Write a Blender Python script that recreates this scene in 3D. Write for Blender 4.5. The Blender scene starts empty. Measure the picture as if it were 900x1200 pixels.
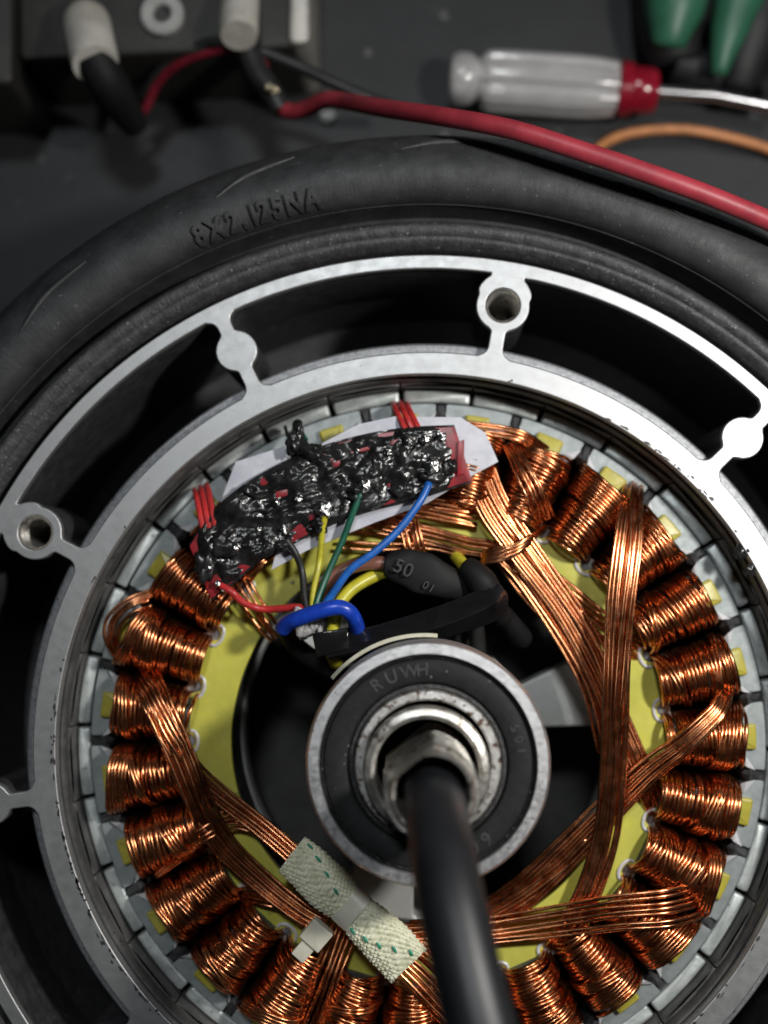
import bpy, bmesh, math, random
import numpy as np
from mathutils import Matrix, Vector, noise as mnoise
random.seed(7); rng = np.random.default_rng(7)
K = 0.00013                      # one working unit u in metres
S = bpy.context.scene
COL = S.collection
# ------------------------------------------------------------------ camera
RX, RY, CX, CY, F, D = -0.0624, 0.0274, 499.6, 872.6, 1450.0, 1450.0
cX, sX, cY, sY = math.cos(RX), math.sin(RX), math.cos(RY), math.sin(RY)
Rc = np.array([[cY, 0, sY], [0, 1, 0], [-sY, 0, cY]]) @ np.array([[1, 0, 0], [0, cX, -sX], [0, sX, cX]])
Dm = np.diag([1., -1., -1.])
Rb = Dm @ Rc @ Dm
tb = Dm @ np.array([(CX-450)/F*D, (CY-600)/F*D, D])
CAM = -Rb.T @ tb                 # camera place in u, wheel centre is the origin, +z up from the bench
cd = bpy.data.cameras.new('camera'); cam = bpy.data.objects.new('camera', cd); COL.objects.link(cam)
M = Matrix([list(Rb.T[0])+[CAM[0]*K], list(Rb.T[1])+[CAM[1]*K], list(Rb.T[2])+[CAM[2]*K], [0, 0, 0, 1]])
cam.matrix_world = M
cd.sensor_fit = 'VERTICAL'; cd.sensor_height = 36; cd.lens = F/1200*36
cd.clip_start = 0.005; cd.clip_end = 20
cd.dof.use_dof = True; cd.dof.focus_distance = 1405*K; cd.dof.aperture_fstop = 8.5
S.camera = cam
# ------------------------------------------------------------------ light
w = bpy.data.worlds.new('World'); S.world = w; w.use_nodes = True
w.node_tree.nodes['Background'].inputs[0].default_value = (0.75, 0.87, 1.0, 1)
w.node_tree.nodes['Background'].inputs[1].default_value = 0.010
def area(name, loc, target, size, power, col, sy=None):
    l = bpy.data.lights.new(name, 'AREA'); l.energy = power; l.color = col; l.size = size*K
    if sy: l.shape = 'RECTANGLE'; l.size_y = sy*K
    o = bpy.data.objects.new(name, l); COL.objects.link(o)
    o.location = Vector(loc)*K
    o.rotation_euler = (Vector(target)-Vector(loc)).to_track_quat('-Z', 'Y').to_euler()
    return o
area('desk_lamp_light', (890, 540, 1210), (60, 60, 0), 125, 0.36, (1, 0.97, 0.93))
area('ceiling_panel_light', (-150, 1750, 3700), (0, 0, 0), 480, 0.80, (0.93, 0.97, 1.0), 350)
S.view_settings.view_transform = 'Standard'; S.view_settings.look = 'None'
S.view_settings.exposure = 0.0; S.view_settings.gamma = 1
S.cycles.use_denoising = True
S.cycles.max_bounces = 6
# ------------------------------------------------------------------ helpers
def P(px, py, z=0.0):
    """point at height z (u) that lies under pixel (px,py) of the 900x1200 photo"""
    d = Rb.T @ np.array([(px-450)/F, -(py-600)/F, -1.0])
    t = (z-CAM[2])/d[2]
    return CAM + d*t
def PL(pts): return np.array([P(*p) for p in pts])
def pol(a, r, z=0.0):
    a = math.radians(a); return np.array([r*math.cos(a), r*math.sin(a), z])
def catmull(p, n):
    p = np.asarray(p, float)
    if len(p) == 2:
        t = np.linspace(0, 1, n)[:, None]; return p[0]*(1-t)+p[1]*t
    q = np.vstack([2*p[0]-p[1], p, 2*p[-1]-p[-2]])
    seg = np.linalg.norm(np.diff(p, axis=0), axis=1); cum = np.r_[0, np.cumsum(seg)]
    out = []
    for s in np.linspace(0, cum[-1], n):
        i = min(np.searchsorted(cum, s, side='right')-1, len(p)-2)
        t = (s-cum[i])/seg[i]
        a, b, c, d = q[i:i+4]
        out.append(.5*((2*b)+(c-a)*t+(2*a-5*b+4*c-d)*t*t+(3*b-a-3*c+d)*t**3))
    return np.array(out)
class MB:
    def __init__(s): s.v = []; s.f = []; s.n = 0
    def add(s, v, f):
        s.v.append(np.asarray(v, float)); s.f += [tuple(int(i)+s.n for i in q) for q in f]; s.n += len(v)
    def build(s, name, mat, parent=None, smooth=True, kind=None, label=None, loc=None):
        me = bpy.data.meshes.new(name)
        o = bpy.data.objects.new(name, me); COL.objects.link(o)
        V = np.vstack(s.v)*K
        org = np.array(parent['_org']) if parent is not None else (np.zeros(3) if loc is None else np.asarray(loc)*K)
        if parent is None: o.location = org
        else: o.parent = parent
        me.from_pydata((V-org).tolist(), [], s.f)
        me.materials.append(mat)
        if smooth:
            me.polygons.foreach_set('use_smooth', [True]*len(me.polygons))
            if smooth != 'all':
                try: me.set_sharp_from_angle(angle=math.radians(40))
                except Exception: pass
        me.update()
        o['_org'] = list(org)
        if kind: o['kind'] = kind
        if label: o['label'] = label
        return o
    def tube(s, path, r, n=8, caps=True, closed=False):
        path = np.asarray(path, float); m = len(path)
        r = np.broadcast_to(np.asarray(r, float), (m,))
        if closed: T = np.roll(path, -1, 0)-np.roll(path, 1, 0)
        else: T = np.gradient(path, axis=0)
        T /= np.linalg.norm(T, axis=1)[:, None]+1e-12
        up = np.array([0, 0, 1.]) if abs(T[0][2]) < .9 else np.array([1., 0, 0])
        N = up-T[0]*(up@T[0]); N /= np.linalg.norm(N)
        a = np.arange(n)*2*np.pi/n; ca, sa = np.cos(a)[:, None], np.sin(a)[:, None]
        V = []
        for i in range(m):
            N = N-T[i]*(N@T[i]); N /= np.linalg.norm(N)+1e-12
            V.append(path[i]+r[i]*(ca*N+sa*np.cross(T[i], N)))
        V = np.vstack(V); f = []
        for i in range(m if closed else m-1):
            A, B = i*n, ((i+1) % m)*n
            for j in range(n):
                k = (j+1) % n; f.append((A+j, A+k, B+k, B+j))
        if caps and not closed:
            f.append(tuple(range(n))[::-1]); f.append(tuple((m-1)*n+j for j in range(n)))
        s.add(V, f); return s
    def sweep(s, path, sec, up=(0, 0, 1), scale=None, closed=False):
        """sweep section points [(side, up)] along path"""
        path = np.asarray(path, float); sec = np.asarray(sec, float); m = len(path); n = len(sec)
        if closed: T = np.roll(path, -1, 0)-np.roll(path, 1, 0)
        else: T = np.gradient(path, axis=0)
        T /= np.linalg.norm(T, axis=1)[:, None]; V = []
        ups = np.asarray(up, float)
        for i in range(m):
            u0 = ups if ups.ndim == 1 else ups[i]
            sd = np.cross(T[i], u0); sd /= np.linalg.norm(sd)+1e-9; u = np.cross(sd, T[i])
            k = 1 if scale is None else scale[i]
            V.append(path[i]+(sec[:, :1]*sd+sec[:, 1:2]*u)*k)
        f = []
        for i in range(m if closed else m-1):
            A, B = i*n, ((i+1) % m)*n
            for j in range(n):
                k = (j+1) % n; f.append((A+j, A+k, B+k, B+j))
        if not closed: f += [tuple(range(n))[::-1], tuple((m-1)*n+j for j in range(n))]
        s.add(np.vstack(V), f); return s
    def lathe(s, prof, c=(0, 0), n=256, closed=False, a0=0, a1=360, wob=None):
        prof = np.asarray(prof, float); m = len(prof); full = abs(a1-a0-360) < 1e-6
        ang = np.radians(np.linspace(a0, a1, n, endpoint=not full))
        V = []
        for a in ang:
            r = prof[:, 0]; V.append(np.stack([c[0]+r*math.cos(a), c[1]+r*math.sin(a), prof[:, 1]], 1))
        V = np.vstack(V); f = []
        for i in range(n if full else n-1):
            A, B = i*m, ((i+1) % n)*m
            for j in range(m if closed else m-1):
                k = (j+1) % m; f.append((A+j, B+j, B+k, A+k))
        if closed and not full: f += [tuple(range(m)), tuple((n-1)*m+j for j in range(m))[::-1]]
        s.add(V, f); return s
    def prism(s, poly, z0, z1, bev=0.0, dz=None):
        """poly Nx2 counterclockwise; z0 bottom z1 top; top edge bevelled"""
        p = np.asarray(poly, float)
        A = .5*np.sum(p[:, 0]*np.roll(p[:, 1], -1)-np.roll(p[:, 0], -1)*p[:, 1])
        if A < 0: p = p[::-1]
        n = len(p); rings = [(p, z0)]
        e1 = p-np.roll(p, 1, 0); e2 = np.roll(p, -1, 0)-p
        e1 = e1/(np.linalg.norm(e1, axis=1)[:, None]+1e-9); e2 = e2/(np.linalg.norm(e2, axis=1)[:, None]+1e-9)
        nn = np.stack([-(e1+e2)[:, 1], (e1+e2)[:, 0]], 1); nn /= np.linalg.norm(nn, axis=1)[:, None]+1e-9
        if bev > 0:
            for t in (0, 30, 60, 90):
                t = math.radians(t); rings.append((p+nn*bev*(1-math.cos(t)), z1-bev+bev*math.sin(t)))
        else: rings.append((p, z1))
        V = np.vstack([np.c_[q, np.full(n, z)] for q, z in rings]); f = []
        for i in range(len(rings)-1):
            for j in range(n):
                k = (j+1) % n; f.append((i*n+j, i*n+k, (i+1)*n+k, (i+1)*n+j))
        f.append(tuple(range(n))[::-1]); f.append(tuple((len(rings)-1)*n+j for j in range(n)))
        s.add(V, f); return s
    def blob(s, c, rad, squash=(1, 1, 1), n=10, amp=.15, seed=0):
        V = []; f = []
        for i in range(n+1):
            th = math.pi*i/n
            for j in range(2*n):
                ph = math.pi*j/n
                d = np.array([math.sin(th)*math.cos(ph), math.sin(th)*math.sin(ph), math.cos(th)])
                k = 1+amp*mnoise.noise(Vector(d*1.7+seed*3.1))*2
                V.append(np.asarray(c)+d*k*rad*np.asarray(squash))
        for i in range(n):
            for j in range(2*n):
                k = (j+1) % (2*n); f.append((i*2*n+j, (i+1)*2*n+j, (i+1)*2*n+k, i*2*n+k))
        s.add(np.array(V), f); return s
def arc_poly(a0, a1, r0, r1, n=10, rnd=0):
    """annular sector as polygon, corners rounded by rnd"""
    A = np.radians(np.linspace(a0, a1, n))
    o = [(r1*math.cos(a), r1*math.sin(a)) for a in A]; i = [(r0*math.cos(a), r0*math.sin(a)) for a in A[::-1]]
    p = np.array(o+i)
    if rnd: p = round_poly(p, rnd)
    return p
def round_poly(p, rad, seg=4):
    p = np.asarray(p, float); out = []; n = len(p)
    for i in range(n):
        a, b, c = p[i-1], p[i], p[(i+1) % n]
        u = a-b; v = c-b; lu, lv = np.linalg.norm(u), np.linalg.norm(v)
        cosang = (u@v)/(lu*lv+1e-9)
        if cosang < -0.9: out.append(b); continue
        d = min(rad, lu*.48, lv*.48); A = b+u/lu*d; B = b+v/lv*d
        for t in np.linspace(0, 1, seg+1): out.append((1-t)**2*A+2*t*(1-t)*b+t*t*B)
    return np.array(out)
def thing(name, label, cat, loc=(0, 0, 0), group=None):
    o = bpy.data.objects.new(name, None); COL.objects.link(o); o.location = Vector(loc)*K
    o.empty_display_size = .005
    o['_org'] = [c*K for c in loc]; o['label'] = label; o['category'] = cat
    if group: o['group'] = group
    return o
def tag(o, label, cat, group=None):
    o['label'] = label; o['category'] = cat
    if group: o['group'] = group
    return o
def curve_plate(name, polys, ztop, thick, bev, mat, parent, offs=0.0, label=None):
    """flat plate with holes: first polygon outline, others holes"""
    cu = bpy.data.curves.new('tmp', 'CURVE'); cu.dimensions = '2D'; cu.fill_mode = 'BOTH'
    for p in polys:
        sp = cu.splines.new('POLY'); sp.points.add(len(p)-1)
        for q, xy in zip(sp.points, p): q.co = (xy[0], xy[1], 0, 1)
        sp.use_cyclic_u = True
    cu.extrude = thick/2-bev; cu.bevel_depth = bev; cu.bevel_resolution = 2; cu.offset = -bev+offs
    t = bpy.data.objects.new('tmp', cu); COL.objects.link(t)
    dg = bpy.context.evaluated_depsgraph_get(); me0 = bpy.data.meshes.new_from_object(t.evaluated_get(dg))
    v = np.array([tuple(x.co) for x in me0.vertices]); v[:, 2] += ztop-thick/2
    f = [tuple(p.vertices) for p in me0.polygons]
    bpy.data.objects.remove(t); bpy.data.meshes.remove(me0); bpy.data.curves.remove(cu)
    mb = MB(); mb.add(v, f)
    return mb.build(name, mat, parent, label=label)
def text_parts(chars, fn, size, ext, bev, mat, parent, name, adv=None, fat=0.):
    """each character a mesh; fn(x, y, z)->u coordinates"""
    x = 0
    for ch in chars:
        if ch == ' ': x += size*.4; continue
        cu = bpy.data.curves.new('tmp', 'FONT'); cu.body = ch; cu.size = size; cu.extrude = ext; cu.bevel_depth = bev
        cu.resolution_u = 6; cu.offset = fat
        t = bpy.data.objects.new('tmp', cu); COL.objects.link(t)
        dg = bpy.context.evaluated_depsgraph_get(); me0 = bpy.data.meshes.new_from_object(t.evaluated_get(dg))
        bm = bmesh.new(); bm.from_mesh(me0); bmesh.ops.remove_doubles(bm, verts=bm.verts, dist=.01)
        bmesh.ops.triangulate(bm, faces=bm.faces)
        for _ in range(2 if fat else 1): bmesh.ops.subdivide_edges(bm, edges=[e for e in bm.edges if e.calc_length() > size*.12], cuts=1 if not fat else 2)
        bmesh.ops.triangulate(bm, faces=bm.faces); bm.to_mesh(me0); bm.free()
        v = np.array([tuple(q.co) for q in me0.vertices]); f = [tuple(p.vertices) for p in me0.polygons]
        bpy.data.objects.remove(t); bpy.data.meshes.remove(me0); bpy.data.curves.remove(cu)
        wdt = v[:, 0].max(); v[:, 0] += x
        mb = MB(); mb.add(np.array([fn(*q) for q in v]), f); mb.build(name, mat, parent)
        x += (wdt+size*.10) if adv is None else adv
    return x
# ------------------------------------------------------------------ materials
def mat(name, c1, c2=None, rough=.5, metal=0., nscale=900, contrast=(.4, .6), bump=0., bscale=None, bdist=.0001,
        rough2=None, radial=None, spec=.5, coat=0., trans=0., speck=None, sss=0., ndetail=6, fleck=None, polar=False):
    m = bpy.data.materials.new(name); m.use_nodes = True; nt = m.node_tree; N = nt.nodes; L = nt.links
    b = N['Principled BSDF']
    b.inputs['Metallic'].default_value = metal; b.inputs['Roughness'].default_value = rough
    b.inputs['Specular IOR Level'].default_value = spec; b.inputs['Coat Weight'].default_value = coat
    b.inputs['Coat Roughness'].default_value = .15
    b.inputs['Transmission Weight'].default_value = trans
    if sss:
        b.inputs['Subsurface Weight'].default_value = sss; b.inputs['Subsurface Radius'].default_value = (.001, .001, .0005)
        b.inputs['Subsurface Scale'].default_value = 1
    tc = N.new('ShaderNodeNewGeometry')
    def noise(scale, detail=ndetail, vec=None, rgh=.6):
        n = N.new('ShaderNodeTexNoise'); n.inputs['Scale'].default_value = scale; n.inputs['Detail'].default_value = detail
        n.inputs['Roughness'].default_value = rgh
        L.new(vec or tc.outputs['Position'], n.inputs['Vector']); return n
    def ramp(src, a, b_, va=0, vb=1):
        r = N.new('ShaderNodeMapRange'); r.inputs[1].default_value = a; r.inputs[2].default_value = b_
        r.inputs[3].default_value = va; r.inputs[4].default_value = vb; L.new(src, r.inputs[0]); return r.outputs[0]
    def mix(fac, a, c):
        x = N.new('ShaderNodeMix'); x.data_type = 'RGBA'; L.new(fac, x.inputs[0])
        for s_, k in ((a, 6), (c, 7)):
            if isinstance(s_, tuple): x.inputs[k].default_value = (*s_[:3], 1)
            else: L.new(s_, x.inputs[k])
        return x.outputs[2]
    n1 = noise(nscale); fac = ramp(n1.outputs[0], *contrast)
    col = mix(fac, c1, c2 or c1)
    h = None
    if radial:      # concentric turning marks
        sx = N.new('ShaderNodeSeparateXYZ'); L.new(tc.outputs['Position'], sx.inputs[0])
        cb = N.new('ShaderNodeCombineXYZ'); L.new(sx.outputs[0], cb.inputs[0]); L.new(sx.outputs[1], cb.inputs[1])
        ln = N.new('ShaderNodeVectorMath'); ln.operation = 'LENGTH'; L.new(cb.outputs[0], ln.inputs[0])
        cc = N.new('ShaderNodeCombineXYZ'); L.new(ln.outputs['Value'], cc.inputs[0])
        nr = noise(radial, 3, cc.outputs[0], .7)
        f2 = ramp(nr.outputs[0], .35, .65)
        col = mix(ramp(nr.outputs[0], .35, .7, 0, .45), col, tuple(x*.55 for x in c1))
        h = nr.outputs[0]
    if speck:       # dark worn spots: (colour, scale, threshold)
        ns = noise(speck[1], 4); col = mix(ramp(ns.outputs[0], speck[2], speck[2]+.03), col, speck[0])
    if fleck:       # light dust and scratches
        ns = noise(fleck[1], 2); col = mix(ramp(ns.outputs[0], fleck[2], fleck[2]+.04), col, fleck[0])
    L.new(col, b.inputs['Base Color'])
    if rough2 is not None:
        L.new(ramp(noise(nscale*1.7).outputs[0], .35, .65, rough, rough2), b.inputs['Roughness'])
    if bump:
        bm = N.new('ShaderNodeBump'); bm.inputs['Strength'].default_value = bump; bm.inputs['Distance'].default_value = bdist
        hh = noise(bscale or nscale).outputs[0]
        if polar:   # mould striations that run across the rubber
            sx = N.new('ShaderNodeSeparateXYZ'); L.new(tc.outputs['Position'], sx.inputs[0])
            at = N.new('ShaderNodeMath'); at.operation = 'ARCTAN2'; L.new(sx.outputs[1], at.inputs[0]); L.new(sx.outputs[0], at.inputs[1])
            m1 = N.new('ShaderNodeMath'); m1.operation = 'MULTIPLY'; m1.inputs[1].default_value = .08; L.new(at.outputs[0], m1.inputs[0])
            cb = N.new('ShaderNodeCombineXYZ'); L.new(sx.outputs[0], cb.inputs[0]); L.new(sx.outputs[1], cb.inputs[1])
            ln = N.new('ShaderNodeVectorMath'); ln.operation = 'LENGTH'; L.new(cb.outputs[0], ln.inputs[0])
            m2 = N.new('ShaderNodeMath'); m2.operation = 'MULTIPLY'; m2.inputs[1].default_value = .22; L.new(ln.outputs['Value'], m2.inputs[0])
            cc = N.new('ShaderNodeCombineXYZ'); L.new(m1.outputs[0], cc.inputs[0]); L.new(m2.outputs[0], cc.inputs[1])
            h = noise(1800, 4, cc.outputs[0]).outputs[0]
        if h is not None:
            ad = N.new('ShaderNodeMath'); ad.operation = 'ADD'; L.new(hh, ad.inputs[0]); L.new(h, ad.inputs[1]); hh = ad.outputs[0]
        L.new(hh, bm.inputs['Height']); L.new(bm.outputs[0], b.inputs['Normal'])
    return m
ALU = mat('machined_aluminium', (.50, .51, .51), (.45, .45, .45), .42, .8, 350, contrast=(.25, .75), bump=.35, bscale=2500, bdist=.00004, radial=9000, rough2=.5,
          speck=((.12, .11, .1), 1400, .69))
CAST = mat('cast_aluminium', (.42, .43, .44), (.3, .31, .33), .5, .7, 1500, bump=.8, bscale=3500, bdist=.0001, rough2=.65, speck=((.05, .05, .05), 700, .66))
PAINT = mat('black_cast_paint', (.030, .030, .032), (.05, .05, .053), .5, 0, 500, bump=.5, bscale=2500, bdist=.0001, fleck=((.09, .085, .08), 300, .68))
RUB = mat('tyre_rubber', (.022, .023, .024), (.034, .035, .037), .5, 0, 260, bump=.6, bscale=2600, bdist=.00009, rough2=.68, fleck=((.11, .11, .11), 1200, .70), polar=True)
BEAD = mat('dusty_bead_rubber', (.03, .03, .032), (.05, .05, .052), .42, 0, 700, bump=.9, bscale=2200, bdist=.00014, rough2=.6, fleck=((.25, .25, .24), 1900, .68), polar=True)
STEEL = mat('back_iron_steel', (.15, .145, .14), (.09, .09, .09), .45, .4, 260, bump=.5, bscale=1800, bdist=.00006, rough2=.6, speck=((.03, .028, .025), 800, .66))
MAG = mat('nickel_magnet', (.62, .66, .64), (.42, .46, .45), .36, .45, 300, bump=.5, bscale=1600, bdist=.00005, rough2=.5, speck=((.10, .10, .085), 1100, .66))
LAM = mat('lamination_steel', (.31, .34, .34), (.25, .28, .28), .46, .4, 500, bump=.4, bscale=3000, bdist=.00004, rough2=.6)
EPOXY = mat('yellow_insulation_epoxy', (.60, .57, .085), (.42, .42, .075), .30, 0, 110, contrast=(.35, .65), bump=.35, bscale=500, bdist=.0002, rough2=.5, sss=.15,
            speck=((.16, .15, .04), 420, .70))
EPTAB = mat('yellow_tooth_paper', (.46, .40, .05), (.38, .34, .05), .35, 0, 500, bump=.3, bscale=900)
COPPER = mat('enamelled_copper', (.76, .33, .155), (.58, .225, .09), .18, 1., 260, contrast=(.3, .7), rough2=.32, speck=((.20, .07, .03), 420, .68), bump=.12, bscale=1500, bdist=.00005)
COPLT = mat('bright_lead_copper', (.80, .36, .18), (.62, .255, .11), .18, 1., 260, contrast=(.3, .7), rough2=.3, bump=.12, bscale=1500, bdist=.00005)
LINER = mat('slot_liner_paper', (.62, .62, .62), (.5, .5, .52), .35, 0, 500, sss=.1)
WEDGE = mat('dark_wedge_paper', (.07, .07, .075), (.03, .03, .032), .4, 0, 500, bump=.4, bscale=900)
FILL = mat('grey_slot_filler', (.20, .20, .21), (.1, .1, .1), .3, 0, 500)
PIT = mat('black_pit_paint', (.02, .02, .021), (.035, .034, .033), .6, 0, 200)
CARR = mat('cast_carrier_aluminium', (.60, .62, .60), (.48, .49, .45), .45, .35, 90, contrast=(.3, .7), bump=.5, bscale=1200, bdist=.0001)
BSTEEL = mat('bearing_steel', (.74, .74, .74), (.60, .60, .61), .33, .9, 900, contrast=(.2, .8), bump=.4, bscale=3000, polar=True, bdist=.00006, rough2=.5, speck=((.09, .07, .06), 1300, .68))
RUST = mat('rusty_bearing_steel', (.66, .65, .63), (.45, .43, .4), .4, .75, 500, bump=.6, bscale=2200, bdist=.0001, speck=((.13, .085, .06), 1000, .56))
SEAL = mat('bearing_seal_rubber', (.009, .0095, .010), (.014, .0145, .015), .68, 0, 900, spec=.3, bump=.5, bscale=3800, bdist=.00005, fleck=((.3, .28, .25), 1600, .74))
GREASE = mat('gritty_grease', (.012, .012, .012), (.03, .03, .03), .3, 0, 1800, bump=1, bscale=3000, bdist=.0002, fleck=((.5, .5, .48), 2600, .70))
AXLE = mat('axle_steel', (.62, .60, .56), (.40, .38, .34), .3, .85, 500, bump=.6, bscale=900, bdist=.00015, rough2=.42, speck=((.12, .09, .06), 700, .6))
CABLE = mat('black_cable_sheath', (.007, .008, .010), (.011, .012, .014), .44, 0, 150, bump=.2, bscale=600)
GLUE = mat('black_sealant', (.008, .008, .008), (.022, .022, .022), .12, 0, 350, bump=.3, bscale=650, bdist=.0003, rough2=.34, spec=.55)
PCB = mat('red_circuit_board', (.30, .018, .025), (.16, .012, .016), .35, 0, 400, bump=.2)
SOLD = mat('solder', (.7, .7, .68), (.5, .5, .48), .22, 1., 900, bump=.5, bscale=2200, bdist=.0002)
PAPER = mat('grey_adhesive_paper', (.58, .59, .64), (.47, .48, .54), .5, 0, 250, bump=.4, bscale=800, bdist=.0001, speck=((.2, .2, .2), 700, .72))
def plastic(n, c, r=.35, **k): return mat(n, c, tuple(x*.75 for x in c), r, 0, 500, bump=.25, bscale=1200, bdist=.00006, **k)
WRED = plastic('red_insulation', (.55, .035, .035)); WBLK = plastic('black_insulation', (.02, .02, .02), .45)
WYEL = plastic('yellow_insulation', (.55, .50, .035)); WGRN = plastic('green_insulation', (.01, .10, .06))
WBLU = plastic('blue_insulation', (.015, .13, .5)); WBL2 = plastic('royal_blue_insulation', (.012, .06, .50), .3)
WBRN = plastic('brown_insulation', (.24, .10, .07)); SHR = plastic('heat_shrink', (.009, .009, .0095), .62, spec=.25)
PRNT = plastic('grey_print', (.028, .028, .031), .5)
TIE = plastic('glossy_black_nylon', (.010, .010, .011), .14); TIEW = mat('natural_nylon', (.92, .89, .74), (.80, .78, .64), .3, 0, 200, bump=.3, bscale=700, sss=.2, trans=.25)
BRAID = mat('glass_fibre_braid', (.80, .79, .60), (.66, .66, .46), .42, 0, 600, bump=.5, bscale=3500, bdist=.0001, sss=.1)
TRACE = plastic('green_tracer_thread', (.02, .36, .22), .5)
CREAM = mat('cream_nylon', (.70, .68, .55), (.58, .56, .42), .5, 0, 400, bump=.5, bscale=900)
SILI = mat('clear_white_silicone', (.7, .7, .68), (.5, .5, .5), .2, 0, 900, bump=.8, bscale=1500, bdist=.0003, trans=.3)
REDC = mat('red_silicone_cable', (.36, .035, .05), (.27, .025, .038), .48, 0, 200, bump=.4, bscale=900, bdist=.0001, speck=((.15, .03, .03), 600, .72))
BENCH = mat('dark_bench_mat', (.009, .0095, .0105), (.019, .020, .022), .6, 0, 60, contrast=(.3, .7), bump=.6, bscale=700, bdist=.0002, fleck=((.10, .10, .10), 160, .70))
BOXM = mat('grimy_box_metal', (.030, .029, .025), (.014, .0135, .012), .55, .3, 90, contrast=(.3, .7), bump=.5, bscale=500, bdist=.0002, speck=((.02, .02, .02), 160, .62))
CERA = mat('white_terminal_plastic', (.55, .53, .48), (.35, .33, .28), .45, 0, 120, contrast=(.35, .65), bump=.3, bscale=400)
CLEAR = mat('clear_handle_plastic', (.90, .88, .87), (.72, .70, .70), .10, 0, 200, contrast=(.3, .7), trans=.6, bump=.3, bscale=300, bdist=.0003)
RCOL = plastic('clear_red_plastic', (.34, .012, .03), .15, trans=.2)
CHRM = mat('chrome_shaft', (.7, .7, .72), (.6, .6, .62), .2, 1.)
GRNP = mat('green_grip_plastic', (.03, .13, .075), (.025, .11, .06), .45, 0, 200, bump=.3)
ORNG = plastic('orange_wire_insulation', (.65, .26, .09), .4)
BRASS = mat('brass_end', (.7, .62, .42), (.5, .45, .3), .3, 1.)
# ------------------------------------------------------------------ bench
mb = MB(); z = -430
mb.add([(-6000, -6000, z), (6000, -6000, z), (6000, 6000, z), (-6000, 6000, z)], [(0, 1, 2, 3)])
bench = mb.build('bench_surface', BENCH, smooth=False, kind='structure')
# ------------------------------------------------------------------ wheel
wheel = thing('scooter_wheel', 'black pneumatic tyre on spoked aluminium hub motor rim, opened with its cover off', 'wheel', (0, 0, -430))
R_RO, R_RI, R_GO, R_GI, R_S = 583, 566, 465, 438, 525
spokes = [(44.+36*k, k % 2 == 1) for k in range(10)]   # True: bolt hole boss
def wid(r, hole):
    w_ = 9.0
    rb, rr = (R_S+4, 32.) if hole else (R_S-5, 25.)
    d = rr*rr-(r-rb)**2
    if d > 0: w_ = max(w_, math.sqrt(d))
    for dd in (R_RI-r, r-R_GO):
        c = 13.
        if 0 <= dd < c: w_ = max(w_, 9+c-math.sqrt(max(0, c*c-(c-dd)**2)))
    if hole:
        # shoulder where the boss runs into the rim
        if r > R_RI-26: w_ = max(w_, 32*min(1, math.sqrt(max(0, 1-((r-rb)/40)**2))+.12))
    return w_
def smooth1(a, k=5):
    a = np.pad(a, k, mode='edge'); return np.convolve(a, np.ones(2*k+1)/(2*k+1), 'valid')
holes = []
rs = np.linspace(R_GO, R_RI, 90)
for k in range(10):
    a0, h0 = spokes[k]; a1, h1 = spokes[(k+1) % 10]; a1 = a0+36
    w0 = smooth1(np.array([wid(r, h0) for r in rs]), 2); w1 = smooth1(np.array([wid(r, h1) for r in rs]), 2)
    poly = []
    for r, ww in zip(rs, w0):
        a = math.radians(a0)+math.asin(ww/r); poly.append((r*math.cos(a), r*math.sin(a)))
    aa = math.radians(a0)+math.asin(w0[-1]/R_RI); bb = math.radians(a1)-math.asin(w1[-1]/R_RI)
    for a in np.linspace(aa, bb, 26)[1:-1]: poly.append((R_RI*math.cos(a), R_RI*math.sin(a)))
    for r, ww in zip(rs[::-1], w1[::-1]):
        a = math.radians(a1)-math.asin(ww/r); poly.append((r*math.cos(a), r*math.sin(a)))
    aa = math.radians(a1)-math.asin(w1[0]/R_GO); bb = math.radians(a0)+math.asin(w0[0]/R_GO)
    for a in np.linspace(aa, bb, 22)[1:-1]: poly.append((R_GO*math.cos(a), R_GO*math.sin(a)))
    holes.append(np.array(poly))
circle = lambda r, n=240, c=(0, 0): np.array([(c[0]+r*math.cos(t), c[1]+r*math.sin(t)) for t in np.linspace(0, 2*math.pi, n, endpoint=False)])
bolt = [pol(a, R_S+4)[:2] for a, h in spokes if h]
polys = [circle(R_RO), circle(R_GI)]+holes+[circle(20.5, 40, c) for c in bolt]
rim = curve_plate('rim', polys, 0, 12, 1.6, ALU, wheel)
polys2 = [circle(R_RO-1), circle(R_GI+1)]+holes+[circle(21.5, 40, c) for c in bolt]
curve_plate('rim_body', polys2, -12.2, 130, .5, PAINT, wheel, offs=-.8)
for c in bolt:
    prof = [(21.6, -1.0), (20.6, -1.4), (19.4, -3.5)]
    zz = -6.
    while zz > -110: prof += [(19.4, zz), (17.2, zz-2.2)]; zz -= 4.4
    prof += [(17.2, -112), (0.1, -113)]
    MB().lathe(prof, c, 40).build('threaded_bolt_hole', AXLE, wheel)
# drum shelf and skirt outside the face ring
MB().lathe([(461, -14), (464, -19), (472, -19.5), (477, -21), (480, -26), (481, -34)], n=256).build('drum_shelf', CAST, wheel)
MB().lathe([(480.5, -34), (482, -60), (490, -300)], n=200).build('drum_wall', PAINT, wheel)
MB().lathe([(R_GI+1.5, -11.5), (R_GI+1.5, -20), (R_GI+5, -21), (R_GI+5, -70)], n=256).build('drum_inner_lip', CAST, wheel)
# well behind the pockets
MB().lathe([(488, -300), (530, -305), (566, -290), (569, -100), (569, -12)], n=200).build('rim_well', PAINT, wheel)
MB().lathe([(582, -12), (588, -22), (592, -60), (592, -200)], n=200).build('rim_flange', PAINT, wheel)
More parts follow.
